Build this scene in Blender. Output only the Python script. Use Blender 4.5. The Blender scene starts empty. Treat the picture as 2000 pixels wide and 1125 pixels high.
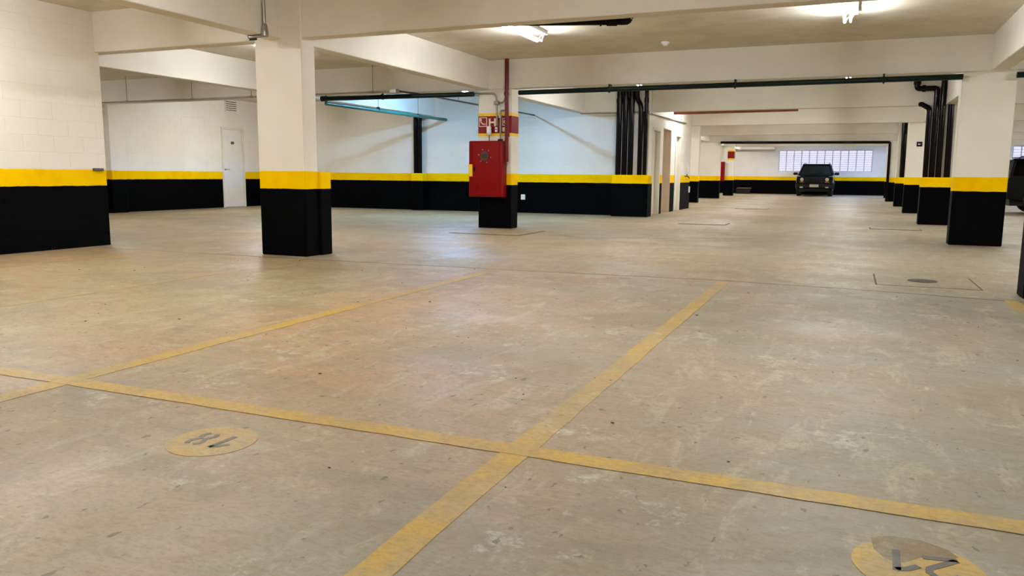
import bpy, math, random
from mathutils import Vector, Matrix
random.seed(7)
SC = bpy.context.scene
COL = SC.collection

# ------------------------------------------------------------------ camera
CAM_H = 0.95
F_PX, YAW, PITCH, ROLL = 1543.8, -0.3994, -0.14232, 0.00831
_fw = Vector((math.sin(YAW)*math.cos(PITCH), math.cos(YAW)*math.cos(PITCH), math.sin(PITCH)))
_rt = Vector((math.cos(YAW), -math.sin(YAW), 0.0))
_up = _rt.cross(_fw)
_r2 = math.cos(ROLL)*_rt + math.sin(ROLL)*_up
_u2 = -math.sin(ROLL)*_rt + math.cos(ROLL)*_up
cam_data = bpy.data.cameras.new('camera')
cam_data.sensor_width = 36.0
cam_data.lens = F_PX/2000.0*36.0
cam_data.clip_start, cam_data.clip_end = 0.05, 300
cam = bpy.data.objects.new('camera', cam_data)
COL.objects.link(cam)
m3 = Matrix((_r2, _u2, -_fw)).transposed()
cam.matrix_world = Matrix.Translation((0, 0, CAM_H)) @ m3.to_4x4()
SC.camera = cam

# ------------------------------------------------------------------ sky outside, exposure
world = bpy.data.worlds.new('overcast_sky'); SC.world = world
world.use_nodes = True
bg = world.node_tree.nodes['Background']
bg.inputs[0].default_value = (0.90, 0.88, 1.0, 1)
bg.inputs[1].default_value = 0.95
SC.view_settings.view_transform = 'Standard'
SC.view_settings.look = 'None'
SC.view_settings.exposure = 0.78
SC.view_settings.gamma = 1.0
SC.view_settings.use_curve_mapping = False
WARM = (0.95, 0.98, 1.02)
COOL = (0.27, 0.56, 1.0)
NEUT = (0.96, 0.98, 1.04)
TUBE = 125.0            # radiance of a lit tube
SC.cycles.max_bounces = 7
SC.cycles.diffuse_bounces = 5
SC.cycles.glossy_bounces = 3
SC.cycles.adaptive_threshold = 0.04
SC.cycles.sample_clamp_indirect = 6.0
SC.cycles.caustics_reflective = False
SC.cycles.caustics_refractive = False
SC.cycles.use_denoising = True

# ------------------------------------------------------------------ node helpers
class NT:
    def __init__(s, name):
        s.m = bpy.data.materials.new(name); s.m.use_nodes = True
        s.t = s.m.node_tree; s.b = s.t.nodes['Principled BSDF']
        s.out = s.t.nodes['Material Output']
    def n(s, typ, **kw):
        d = s.t.nodes.new(typ)
        for k, v in kw.items(): setattr(d, k, v)
        return d
    def l(s, a, b): s.t.links.new(a, b)
    def val(s, x, sock):
        if hasattr(x, 'is_output'): s.l(x, sock)
        else: sock.default_value = x
    def math(s, op, a, b=0.0, c=None, clamp=False):
        d = s.n('ShaderNodeMath', operation=op, use_clamp=clamp)
        s.val(a, d.inputs[0]); s.val(b, d.inputs[1])
        if c is not None: s.val(c, d.inputs[2])
        return d.outputs[0]
    def mix(s, f, a, b):
        d = s.n('ShaderNodeMix', data_type='RGBA')
        s.val(f, d.inputs[0])
        s.val(a if hasattr(a, 'is_output') else (*a, 1), d.inputs[6])
        s.val(b if hasattr(b, 'is_output') else (*b, 1), d.inputs[7])
        return d.outputs[2]
    def ramp(s, x, a, b):       # smooth 0..1 between a and b
        d = s.n('ShaderNodeMapRange', interpolation_type='SMOOTHSTEP')
        s.val(x, d.inputs[0]); d.inputs[1].default_value = a; d.inputs[2].default_value = b
        return d.outputs[0]
    def pos(s):
        if not hasattr(s, '_p'): s._p = s.n('ShaderNodeNewGeometry').outputs['Position']
        return s._p
    def xyz(s):
        if not hasattr(s, '_x'):
            d = s.n('ShaderNodeSeparateXYZ'); s.l(s.pos(), d.inputs[0]); s._x = d.outputs
        return s._x
    def noise(s, scale, detail=4, rough=.55, stretch=None, rot=0.0, off=0.0, dist=0.0):
        d = s.n('ShaderNodeTexNoise')
        d.inputs['Scale'].default_value = scale; d.inputs['Detail'].default_value = detail
        d.inputs['Roughness'].default_value = rough; d.inputs['Distortion'].default_value = dist
        mp = s.n('ShaderNodeMapping'); s.l(s.pos(), mp.inputs[0])
        mp.inputs['Location'].default_value = (off, off*1.7, off*.6)
        mp.inputs['Rotation'].default_value = (0, 0, rot)
        mp.inputs['Scale'].default_value = stretch or (1, 1, 1)
        s.l(mp.outputs[0], d.inputs['Vector'])
        return d.outputs['Fac']
    def bump(s, h, strength=.2, dist=.01):
        d = s.n('ShaderNodeBump'); d.inputs['Strength'].default_value = strength
        d.inputs['Distance'].default_value = dist; s.l(h, d.inputs['Height'])
        s.l(d.outputs[0], s.b.inputs['Normal'])
    def set(s, col=None, rough=None, metal=None, spec=None):
        if col is not None:
            s.val(col if hasattr(col, 'is_output') else (*col, 1), s.b.inputs['Base Color'])
        if rough is not None: s.val(rough, s.b.inputs['Roughness'])
        if metal is not None: s.b.inputs['Metallic'].default_value = metal
        if spec is not None: s.val(spec, s.b.inputs['Specular IOR Level'])
        return s.m

def srgb(r, g, b):
    f = lambda c: (c/255/12.92) if c/255 <= .04045 else ((c/255+.055)/1.055)**2.4
    return (f(r), f(g), f(b))

CREAM = srgb(236, 231, 219)
CREAM2 = srgb(229, 222, 206)
YEL = srgb(248, 200, 0)
YEL2 = srgb(240, 184, 0)
BLK = (0.0013, 0.0016, 0.0018)

def mat_banded(name, bumpy=.25, ytop=.97, ybot=.77):
    t = NT(name); z = t.xyz()[2]
    wob = t.math('MULTIPLY', t.math('SUBTRACT', t.noise(7, 3), .5), .016)
    zz = t.math('ADD', z, wob)
    big = t.noise(.7, 4); fine = t.noise(26, 5, .6)
    cream = t.mix(t.ramp(big, .35, .68), CREAM, CREAM2)
    scuff = t.ramp(t.noise(5, 6, .7, off=3), .66, .82)
    black = t.mix(scuff, BLK, (0.005, 0.0055, 0.006))
    chips = t.ramp(t.math('ADD', t.noise(38, 4, .7, off=9), t.math('MULTIPLY', t.math('SUBTRACT', .10, z), 1.1)), .76, .80)
    black = t.mix(t.math('MULTIPLY', chips, .6), black, srgb(150, 138, 112))
    yel = t.mix(t.ramp(t.noise(3, 5, .6, off=5), .40, .75), YEL, YEL2)
    c = t.mix(t.math('GREATER_THAN', zz, ybot), black, yel)
    c = t.mix(t.math('GREATER_THAN', zz, ytop), c, cream)
    t.bump(fine, bumpy, .004)
    return t.set(c, t.mix(t.math('GREATER_THAN', z, ytop), (.5,)*3, (.6,)*3), spec=t.math('ADD', .02, t.math('MULTIPLY', .22, t.math('GREATER_THAN', z, ytop))))

def mat_plain(name, col, rough=.5, metal=0, var=.12, scale=6, bump=0, spec=.5):
    t = NT(name)
    dark = tuple(c*(1-var) for c in col)
    c = t.mix(t.ramp(t.noise(scale, 5), .35, .7), col, dark)
    if bump: t.bump(t.noise(60, 3), bump, .002)
    return t.set(c, rough, metal, spec)

def mat_glow(name, col, strength):
    t = NT(name); t.set((.9, .9, .9), .4)
    t.b.inputs['Emission Color'].default_value = (*col, 1)
    t.b.inputs['Emission Strength'].default_value = strength
    return t.m

def floor_colour(t):
    x, y, z = t.xyz()
    big = t.noise(.33, 5, .6, off=2)
    base = t.mix(t.ramp(big, .42, .58), srgb(218, 178, 136), srgb(208, 184, 144))
    side = t.ramp(t.math('ADD', x, t.math('MULTIPLY', big, 2.0)), -2.4, 1.6)      # greyer tone towards the aisle side
    base = t.mix(t.math('MULTIPLY', side, .85), base, srgb(168, 167, 163))
    beyond = t.ramp(t.math('ADD', y, t.math('MULTIPLY', t.noise(3, 3), .1)), 7.33, 7.42)   # older slab past the joint
    base = t.mix(t.math('MULTIPLY', beyond, .6), base, srgb(196, 180, 146))
    pink = t.ramp(t.noise(1.3, 7, .68, off=11), .47, .60)
    keep = t.math('SUBTRACT', .62, t.math('MULTIPLY', side, .40))
    base = t.mix(t.math('MULTIPLY', pink, keep), base, srgb(212, 170, 134))
    smear = t.ramp(t.noise(1.1, 9, .74, stretch=(1.0, 2.6, 1), rot=.5, off=4, dist=.7), .46, .60)
    base = t.mix(t.math('MULTIPLY', smear, .40), base, srgb(166, 152, 124))
    smear2 = t.ramp(t.noise(3.0, 9, .78, stretch=(2.4, .8, 1), rot=-.35, off=21, dist=.6), .50, .63)
    base = t.mix(t.math('MULTIPLY', smear2, .42), base, srgb(232, 220, 194))
    smear3 = t.ramp(t.noise(7.0, 8, .75, stretch=(1.0, 2.2, 1), rot=.9, off=51, dist=.8), .50, .62)
    base = t.mix(t.math('MULTIPLY', smear3, .38), base, srgb(152, 134, 104))
    blot = t.ramp(t.noise(.8, 7, .7, off=31), .52, .62)
    base = t.mix(t.math('MULTIPLY', blot, .38), base, srgb(156, 142, 116))
    white = t.ramp(t.noise(2.6, 10, .82, off=17), .57, .64)
    base = t.mix(t.math('MULTIPLY', white, .55), base, srgb(240, 234, 222))
    grain = t.noise(34, 6, .75, stretch=(1, 1.8, 1), rot=.3)
    base = t.mix(t.math('MULTIPLY', t.ramp(grain, .46, .62), .36), base, srgb(138, 120, 92))
    speck = t.ramp(t.noise(13, 3, .5, stretch=(1.8, 1, 1), off=40), .665, .70)
    base = t.mix(t.math('MULTIPLY', speck, .7), base, srgb(104, 90, 70))
    # tyre marks: arcs swept by cars turning into the bays
    worn = t.ramp(t.noise(1.6, 5, .7, off=77), .44, .58)
    for cx, cy, r, w, k in ((-1.3, 4.6, 2.62, .085, .22), (-1.3, 4.6, 2.86, .06, .18), (2.4, 9.4, 3.4, .09, .2),
                            (2.4, 9.4, 4.9, .09, .14), (-9.0, 9.0, 4.6, .1, .2), (-9.0, 9.0, 6.1, .1, .16), (-2.0, 14.0, 3.0, .12, .25)):
        dx = t.math('SUBTRACT', x, cx); dy = t.math('SUBTRACT', y, cy)
        d = t.math('SQRT', t.math('ADD', t.math('MULTIPLY', dx, dx), t.math('MULTIPLY', dy, dy)))
        a = t.math('ABSOLUTE', t.math('SUBTRACT', d, r))
        f = t.math('MULTIPLY', t.math('SUBTRACT', 1.0, t.ramp(a, w*.4, w)), worn)
        base = t.mix(t.math('MULTIPLY', f, k), base, srgb(120, 112, 98))
    dk = t.n('ShaderNodeVectorMath', operation='MULTIPLY'); t.l(base, dk.inputs[0]); dk.inputs[1].default_value = (.565, .57, .525)
    return dk.outputs[0], grain

def mat_floor(name, paint=None, worn=(.35, .62), lo=0.0, amount=.85):
    t = NT(name); base, grain = floor_colour(t)
    if paint:
        w = t.ramp(t.noise(4.5, 8, .75, off=6), *worn)
        w2 = t.ramp(t.noise(.8, 4, .5, off=60), .40, .54)
        keep = t.math('MULTIPLY', t.math('SUBTRACT', 1.0, t.math('MULTIPLY', w, .45)), t.math('ADD', lo, t.math('MULTIPLY', w2, 1-lo)))
        base = t.mix(t.math('MULTIPLY', keep, amount, clamp=True), base, t.mix(t.ramp(grain, .4, .7), paint, tuple(c*.72 for c in paint)))
    t.bump(grain, .25, .004)
    r = t.math('ADD', .40, t.math('MULTIPLY', t.ramp(t.noise(1.1, 5, .6, off=13), .3, .7), .22))
    return t.set(base, r, spec=.42)

M = {}
M['band'] = mat_banded('painted_banded_concrete', .18)
M['bandblock'] = mat_banded('painted_banded_block', .5)
M['cream'] = mat_plain('cream_painted_concrete', CREAM, .62, var=.10, scale=.9, bump=.15, spec=.3)
M['slab'] = mat_plain('painted_ceiling_slab', srgb(226, 217, 198), .65, var=.16, scale=2.2, bump=.4, spec=.3)
M['floor'] = mat_floor('worn_concrete_floor')
M['line'] = mat_floor('worn_yellow_line_paint', srgb(184, 148, 48), (.42, .58), .45, .92)
M['faded'] = mat_floor('faded_yellow_line_paint', srgb(180, 146, 70), (.40, .56), .15, .55)
M['disc'] = mat_floor('worn_yellow_disc_paint', srgb(184, 150, 58), (.42, .60), .5, .88)
M['digit'] = mat_floor('worn_black_number_paint', srgb(72, 70, 68), (.45, .75), .75, .95)
M['stain'] = mat_floor('dark_damp_stain', srgb(112, 88, 40), (.44, .60), .75, .80)
M['cover'] = mat_floor('cover_concrete')
M['gap'] = mat_plain('dark_floor_gap', srgb(74, 62, 46), .9)
M['pipe_black'] = mat_plain('dark_brown_pipe_paint', (0.004, 0.0018, 0.0016), .18, var=.3, scale=3, spec=.13)
M['pipe_green'] = mat_plain('dark_green_pipe_paint', (0.002, 0.012, 0.009), .4, var=.2, spec=.2)
M['pipe_green_lit'] = mat_plain('lit_green_pipe_paint', (0.008, 0.13, 0.11), .4, var=.2)  # dark green pipe where it is lit: the light is put into this colour
M['pipe_red'] = mat_plain('dark_red_pipe_paint', srgb(104, 6, 10), .35, var=.2, spec=.25)
M['pipe_copper'] = mat_plain('brown_copper_pipe', srgb(150, 84, 50), .35, var=.2)
M['conduit'] = mat_plain('grey_galvanised_conduit', srgb(150, 142, 126), .42, .3, var=.15)
M['conduit_dark'] = mat_plain('dark_grey_conduit', srgb(84, 84, 84), .45, .2, var=.15)
M['steel'] = mat_plain('zinc_steel', srgb(170, 168, 160), .3, .8, var=.1)
M['white'] = mat_plain('white_enamel', srgb(238, 236, 232), .4, var=.04)
M['door'] = mat_plain('white_door_paint', srgb(232, 228, 220), .45, var=.05)
M['doorframe'] = mat_plain('off_white_frame_paint', srgb(224, 217, 200), .5, var=.06)
M['beige'] = mat_plain('beige_recess_paint', srgb(222, 204, 184), .6, var=.06)
M['red'] = mat_plain('red_cabinet_paint', srgb(124, 0, 3), .33, var=.12, scale=4, spec=.18)
M['redband'] = mat_plain('dark_red_sign_paint', srgb(124, 14, 16), .5, var=.12, spec=.2)
M['yellow'] = mat_plain('yellow_paint', YEL, .5, var=.08)
M['sign'] = mat_plain('pale_sign_print', srgb(236, 214, 188), .5, var=.04)
M['dark'] = mat_plain('black_plastic', (.005, .005, .0055), .45, var=.2, spec=.25)
M['vent'] = mat_plain('dark_vent_opening', srgb(70, 56, 44), .8)
M['iron'] = mat_plain('dark_cast_iron', srgb(60, 50, 40), .7, var=.3, scale=30)
M['frame'] = mat_plain('grey_window_frame', srgb(186, 186, 198), .45, var=.05)
M['car'] = mat_plain('dark_green_car_paint', (.0015, .004, .005), .14, var=.1, spec=.25)
M['car2'] = mat_plain('black_car_paint', (.0015, .0015, .002), .4, var=.1, spec=.12)
M['rubber'] = mat_plain('tyre_rubber', (.008, .008, .008), .8)
M['lamp_glass'] = mat_plain('headlamp_glass', srgb(210, 205, 190), .15, .3, var=.1)
M['amber'] = mat_plain('amber_lens', srgb(170, 90, 40), .3)
M['seat'] = mat_plain('grey_car_seat', srgb(150, 168, 170), .7)
M['plate'] = mat_plain('grey_number_plate', srgb(176, 172, 158), .5)
M['crate'] = mat_plain('brown_timber', srgb(120, 92, 70), .6)

def mat_glass(name, tint, refl):
    t = NT(name); t.t.nodes.remove(t.b)
    a = t.n('ShaderNodeBsdfTransparent'); a.inputs[0].default_value = (*tint, 1)
    g = t.n('ShaderNodeBsdfGlossy'); g.inputs['Roughness'].default_value = .05
    f = t.n('ShaderNodeLayerWeight'); f.inputs[0].default_value = .35
    k = t.math('ADD', refl, t.math('MULTIPLY', f.outputs['Fresnel'], .3))
    mx = t.n('ShaderNodeMixShader'); t.l(k, mx.inputs[0]); t.l(a.outputs[0], mx.inputs[1]); t.l(g.outputs[0], mx.inputs[2])
    t.l(mx.outputs[0], t.out.inputs[0]); return t.m
M['glass'] = mat_glass('window_glass', (.80, .80, .86), .05)
M['carglass'] = mat_glass('tinted_car_glass', (.26, .36, .38), .03)
M['limoglass'] = mat_glass('black_car_glass', (.03, .03, .035), .01)
def glow(col, k): return mat_glow('lit_tube', col, k)
M['tube_warm'] = mat_glow('lit_tube_warm', WARM, TUBE)
M['tube_cool'] = mat_glow('lit_tube_daylight', COOL, TUBE*2.9)
M['tube_bright'] = mat_glow('lit_tube_bright_white', NEUT, TUBE*1.3)
M['tube_sky'] = mat_glow('lit_tube_sky_white', (.42, .58, 1.0), TUBE*2.0)
M['tube_neut'] = mat_glow('lit_tube_white', NEUT, TUBE)

# ------------------------------------------------------------------ mesh helpers
ROOT = {}
class MB:
    def __init__(s): s.v = []; s.f = []
    def add(s, vs, fs):
        o = len(s.v); s.v += [Vector(v) for v in vs]; s.f += [tuple(i+o for i in f) for f in fs]; return s
    def box(s, x0, x1, y0, y1, z0, z1):
        vs = [(x, y, z) for z in (z0, z1) for y in (y0, y1) for x in (x0, x1)]
        return s.add(vs, [(0, 2, 3, 1), (4, 5, 7, 6), (0, 1, 5, 4), (2, 6, 7, 3), (0, 4, 6, 2), (1, 3, 7, 5)])
    def chbox(s, x0, x1, y0, y1, z0, z1, c=.01):
        # box with chamfered edges
        X = (x0, x0+c, x1-c, x1); Y = (y0, y0+c, y1-c, y1); Z = (z0, z0+c, z1-c, z1)
        idx = {}; vs = []
        for sx in (0, 1):
            for sy in (0, 1):
                for sz in (0, 1):
                    for a in range(3):
                        p = [X[1] if sx == 0 else X[2], Y[1] if sy == 0 else Y[2], Z[1] if sz == 0 else Z[2]]
                        p[a] = (X, Y, Z)[a][0 if (sx, sy, sz)[a] == 0 else 3]
                        idx[(sx, sy, sz, a)] = len(vs); vs.append(tuple(p))
        fs = []
        for a in range(3):
            b, c2 = [k for k in range(3) if k != a]
            for sd in (0, 1):
                q = []
                for sb, sc in ((0, 0), (1, 0), (1, 1), (0, 1)):
                    k = [0, 0, 0]; k[a] = sd; k[b] = sb; k[c2] = sc; q.append(idx[(*k, a)])
                fs.append(tuple(q))
        for a in range(3):
            b, c2 = [k for k in range(3) if k != a]
            for sb in (0, 1):
                for sc in (0, 1):
                    k0 = [0, 0, 0]; k0[b] = sb; k0[c2] = sc; k1 = list(k0); k1[a] = 1
                    fs.append((idx[(*k0, b)], idx[(*k1, b)], idx[(*k1, c2)], idx[(*k0, c2)]))
        for sx in (0, 1):
            for sy in (0, 1):
                for sz in (0, 1): fs.append(tuple(idx[(sx, sy, sz, a)] for a in range(3)))
        return s.add(vs, fs)
    def sweep(s, pts, r, n=12, caps=True):
        pts = [Vector(p) for p in pts]; rings = []
        t0 = (pts[1]-pts[0]).normalized()
        ref = Vector((0, 0, 1)) if abs(t0.z) < .9 else Vector((1, 0, 0))
        u = t0.cross(ref).normalized()
        rr = r if hasattr(r, '__len__') else [r]*len(pts)
        base = len(s.v)
        for i, p in enumerate(pts):
            a = (pts[i]-pts[i-1]).normalized() if i else t0
            b = (pts[i+1]-pts[i]).normalized() if i < len(pts)-1 else a
            t = (a+b).normalized()
            u = (u - t*u.dot(t)).normalized(); w = t.cross(u)
            s.v += [p + (u*math.cos(2*math.pi*k/n) + w*math.sin(2*math.pi*k/n))*rr[i] for k in range(n)]
        for i in range(len(pts)-1):
            for k in range(n):
                a = base+i*n+k; b = base+i*n+(k+1) % n
                s.f.append((a, b, b+n, a+n))
        if caps:
            s.f.append(tuple(base+k for k in range(n))[::-1]); s.f.append(tuple(base+(len(pts)-1)*n+k for k in range(n)))
        return s
    def cyl(s, a, b, r, n=16): return s.sweep([a, b], r, n)
    def prism(s, poly, axis, a, b):
        # poly: 2D points; extruded along axis from a to b
        def P(p, h):
            q = list(p); q.insert(axis, h); return tuple(q)
        n = len(poly)
        return s.add([P(p, a) for p in poly] + [P(p, b) for p in poly],
                     [tuple(range(n))[::-1], tuple(range(n, 2*n))] + [(i, (i+1) % n, (i+1) % n+n, i+n) for i in range(n)])
    def strip(s, pts, w, z, h=.0008):
        # flat painted stroke lying at height z
        pts = [Vector((p[0], p[1], 0)) for p in pts]; L = []; R_ = []
        for i, p in enumerate(pts):
            a = (pts[min(i+1, len(pts)-1)]-pts[max(i-1, 0)]).normalized(); nrm = Vector((-a.y, a.x, 0))*w/2
            L.append(p+nrm); R_.append(p-nrm)
        poly = [(p.x, p.y) for p in L] + [(p.x, p.y) for p in reversed(R_)]
        n = len(pts); vs = [(x, y, z) for x, y in poly] + [(x, y, z+h) for x, y in poly]; N = 2*n
        fs = []
        for i in range(n-1):
            j = N-1-i
            fs.append((i+N, i+1+N, j-1+N, j+N))
        fs += [(i, (i+1) % N, (i+1) % N+N, i+N) for i in range(N)]
        return s.add(vs, fs)
    def build(s, name, mat, parent=None, loc=None, smooth=False):
        o0 = ROOT.get(parent.name, Vector((0, 0, 0))) if parent else Vector(loc or (0, 0, 0))
        me = bpy.data.meshes.new(name)
        me.from_pydata([v-o0 for v in s.v], [], s.f); me.update()
        import bmesh
        bm = bmesh.new(); bm.from_mesh(me); bmesh.ops.recalc_face_normals(bm, faces=bm.faces); bm.to_mesh(me); bm.free()
        if smooth:
            me.polygons.foreach_set('use_smooth', [True]*len(me.polygons))
            me.set_sharp_from_angle(angle=math.radians(40))
        me.materials.append(M[mat] if isinstance(mat, str) else mat)
        o = bpy.data.objects.new(name, me); COL.objects.link(o)
        if parent: o.parent = parent
        else: o.location = o0
        ROOT[o.name] = o0
        return o

def box(*a): return MB().box(*a)
def tag(o, label=None, cat=None, group=None, kind=None):
    if label: o['label'] = label
    if cat: o['category'] = cat
    if group: o['group'] = group
    if kind: o['kind'] = kind
    return o
def thing(name, label, cat, loc, group=None):
    o = bpy.data.objects.new(name, None); COL.objects.link(o); o.location = loc
    o.empty_display_size = .1
    ROOT[o.name] = Vector(loc); return tag(o, label, cat, group)
def struct(mb, name, mat, label=None, cat=None, parent=None, loc=None, smooth=False):
    return tag(mb.build(name, mat, parent, loc, smooth), label, cat, None, 'structure' if parent is None else None)
def rounded(pts, r, seg=6):
    pts = [Vector(p) for p in pts]; out = [pts[0]]
    for i in range(1, len(pts)-1):
        a = (pts[i-1]-pts[i]); b = (pts[i+1]-pts[i]); rr = min(r, a.length*.49, b.length*.49)
        a.normalize(); b.normalize(); p0 = pts[i]+a*rr; p2 = pts[i]+b*rr
        for k in range(seg+1):
            t = k/seg; out.append(p0*(1-t)**2 + pts[i]*2*t*(1-t) + p2*t*t)
    out.append(pts[-1]); return out

# ================================================================== SETTING
XL, XR, Y0, Y1, ZC, ZB = -17.0, 11.5, -6.0, 47.2, 2.92, 2.43
floor = struct(box(XL-.3, XR+.3, Y0-.3, Y1+.3, -.25, 0), 'floor', 'floor', 'worn beige concrete garage floor', 'floor')
ceiling = struct(box(XL-.3, XR+.3, Y0-.3, Y1+.3, ZC, ZC+.25), 'ceiling', 'slab', 'flat cream painted concrete ceiling slab', 'ceiling')

# outer walls
struct(box(XR, XR+.2, Y0, Y1, 0, ZC), 'wall_right', 'band', 'banded outer wall along the far side of the parking bays', 'wall')
struct(box(XL, XR, Y0-.2, Y0, 0, ZC), 'wall_rear', 'band', 'banded outer wall behind the numbered bays', 'wall')
struct(box(XL-.2, XL, Y0, 18.8, 0, ZC), 'wall_outer', 'band', 'banded outer wall behind the block partition', 'wall')
struct(box(-10.2, -10.0, 24.0, Y1, 0, ZC), 'wall_service', 'band', 'banded wall of the bright side bay past the service doors', 'wall')
struct(box(-10.2, -4.55, 23.85, 24.0, 0, ZC), 'wall_core_end', 'band', 'banded end wall of the service core', 'wall')

# far wall with two window openings
W1 = (-3.74, 1.06, 1.26, 2.42); W2 = (7.5, 10.6, 1.26, 2.60)
fw = MB()
fw.box(-10.2, W1[0], Y1, Y1+.18, 0, ZC).box(W1[1], W2[0], Y1, Y1+.18, 0, ZC).box(W2[1], XR, Y1, Y1+.18, 0, ZC)
for w in (W1, W2): fw.box(w[0], w[1], Y1, Y1+.18, 0, w[2]).box(w[0], w[1], Y1, Y1+.18, w[3], ZC)
struct(fw, 'wall_far', 'band', 'banded end wall with louvred windows behind the parked car', 'wall')
def window(name, w, cols, label):
    x0, x1, z0, z1 = w
    root = thing(name, label, 'window', ((x0+x1)/2, Y1+.09, z0)); root['kind'] = 'structure'
    f = MB(); t = .035
    f.box(x0, x1, Y1+.05, Y1+.11, z0, z0+t).box(x0, x1, Y1+.05, Y1+.11, z1-t, z1)
    f.box(x0, x0+t, Y1+.05, Y1+.11, z0+t, z1-t).box(x1-t, x1, Y1+.05, Y1+.11, z0+t, z1-t)
    f.build('window_frame', 'frame', root)
    dx = (x1-x0)/cols
    for i in range(1, cols):
        box(x0+i*dx-.022, x0+i*dx+.022, Y1+.05, Y1+.11, z0+t, z1-t).build('mullion', 'frame', root)
    rows = 9; dz = (z1-z0-2*t)/rows
    for i in range(cols):
        a, b = x0+i*dx+.022, x0+(i+1)*dx-.022
        p = box(a, b, Y1+.085, Y1+.09, z0+t, z1-t).build('pane', 'glass', root)
        lv = MB()
        for k in range(1, rows):
            zz = z0+t+k*dz; lv.box(a, b, Y1+.055, Y1+.083, zz-.009, zz+.009)
        lv.build('louvre_bars', 'frame', p)['kind'] = 'stuff'
    return root
window('window_1', W1, 12, 'wide bright louvred window above the dark car on the end wall')
window('window_2', W2, 8, 'bright louvred window behind the black vehicle beyond the column')
# boxed soffit on the end wall
struct(box(-6.4, -3.95, 46.55, Y1, 2.46, 2.66), 'trim_1', 'cream', 'white boxed soffit at the top of the end wall', 'soffit')

# -------------------- block walls: recessed backing plus proud blocks
def block_wall(name, axis, face, sgn, a0, a1, thick, openings, label, blocks_from=None, h=ZC, phase=0.0, cap=300):
    """axis: 'y' wall runs along y at x=face ; 'x' wall runs along x at y=face ; sgn: side the blocks face"""
    rec = .0028; bk = MB()
    def slab(p0, p1, z0, z1, mb, f0, f1):
        if axis == 'y': mb.box(min(f0, f1), max(f0, f1), p0, p1, z0, z1)
        else: mb.box(p0, p1, min(f0, f1), max(f0, f1), z0, z1)
    fi, fo = face - sgn*rec, face - sgn*thick
    cuts = sorted(openings); p = a0
    for (o0, o1, oz) in cuts:
        slab(p, o0, 0, h, bk, fi, fo); slab(o0, o1, oz, h, bk, fi, fo); p = o1
    slab(p, a1, 0, h, bk, fi, fo)
    wall = struct(bk, name, 'bandblock', label, 'wall')
    BH, BL, G = .1947, .396, .0016; rows = round(h/BH); cand = []
    s0 = blocks_from if blocks_from is not None else a0
    for r in range(rows):
        z0, z1 = r*h/rows, (r+1)*h/rows
        q = s0 - (BL/2 if r % 2 else 0) + phase
        while q < a1:
            spans = [(max(q, s0), min(q+BL, a1))]
            for (o0, o1, oz) in cuts:
                if z0 >= oz-.02: continue
                new = []
                for (u, v) in spans:
                    if v <= o0 or u >= o1: new.append((u, v)); continue
                    if u < o0: new.append((u, o0))
                    if v > o1: new.append((o1, v))
                spans = new
            for (u, v) in spans:
                if v-u > .03: cand.append((z0+G/2, z1-G/2, u+G/2, v-G/2))
            q += BL
    cache = {}; extra = MB()
    def geo(mb, L, H, c=.0042):
        # chamfered face: local length along wall, height, proud of the backing
        pr = [(0, 0, 0), (L, 0, 0), (L, 0, H), (0, 0, H), (c, rec, c), (L-c, rec, c), (L-c, rec, H-c), (c, rec, H-c)]
        mb.add([(sgn*y, x, z) if axis == 'y' else (x, sgn*y, z) for x, y, z in pr],
               [(4, 5, 6, 7), (0, 1, 5, 4), (1, 2, 6, 5), (2, 3, 7, 6), (3, 0, 4, 7)])
    for i, (z0, z1, u, v) in enumerate(cand):
        loc = (fi, u, z0) if axis == 'y' else (u, fi, z0)
        if i >= cap:
            m = MB(); geo(m, v-u, z1-z0); o = len(extra.v)
            extra.v += [w+Vector(loc) for w in m.v]; extra.f += [tuple(k+o for k in f) for f in m.f]; continue
        key = (round(v-u, 4), round(z1-z0, 4))
        if key not in cache:
            m = MB(); geo(m, v-u, z1-z0)
            ob = m.build('block', 'bandblock'); cache[key] = ob.data
            me = ob.data
        else:
            ob = bpy.data.objects.new('block', cache[key]); COL.objects.link(ob)
        ob.location = loc; ob.parent = wall
    if extra.v: extra.build('block_course', 'bandblock', wall)['kind'] = 'stuff'
    return wall
block_wall('wall_left', 'y', -8.85, 1, Y0, 7.46, .15, [], 'painted block partition wall with cream, yellow and black bands', blocks_from=.02)
block_wall('wall_side', 'y', -15.72, 1, 11.4, 18.6, .2, [(16.93, 17.80, 2.17)], 'painted block wall holding the white numbered door')
block_wall('wall_back', 'x', 18.6, -1, -15.72, -4.42, .15, [], 'long painted block wall behind the red hydrant cabinet')
block_wall('wall_core', 'y', -4.40, 1, 18.6, 24.0, .15, [(18.98, 19.82, 2.10), (20.17, 21.12, 2.16), (21.70, 22.45, 2.08)], 'painted block wall with a row of service doorways')

# -------------------- columns and beams
def column(x0, x1, y0, y1, label, zt=ZB+.02):
    return struct(MB().chbox(x0, x1, y0, y1, 0, zt, .012), 'column', 'band', label, 'column', loc=((x0+x1)/2, (y0+y1)/2, 0))
column(-15.74, -15.56, 13.25, 13.68, 'slim banded pilaster on the wall of the white door', ZC)
colA = column(-6.31, -5.66, 7.38, 7.62, 'widest nearby banded column, standing beside the block partition', ZC)
MB().chbox(-6.31, -5.63, 7.62, 7.83, 0, .965, .012).build('base_box', 'band', colA)
colB = column(-6.14, -5.50, 12.95, 13.26, 'banded column carrying the red hydrant cabinet', ZC)
colR1 = column(1.365, 2.035, 12.96, 13.24, 'large banded column at the aisle, beside the black vehicle', ZC)
column(1.33, 2.0, 7.33, 7.60, 'banded column just inside the picture edge', ZC)
column(1.40, 2.05, 18.66, 18.92, 'banded column behind the cluster of dark drain pipes', ZC)
column(1.37, 2.03, 24.10, 24.36, 'banded column with the small black exit sign', ZC)
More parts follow.
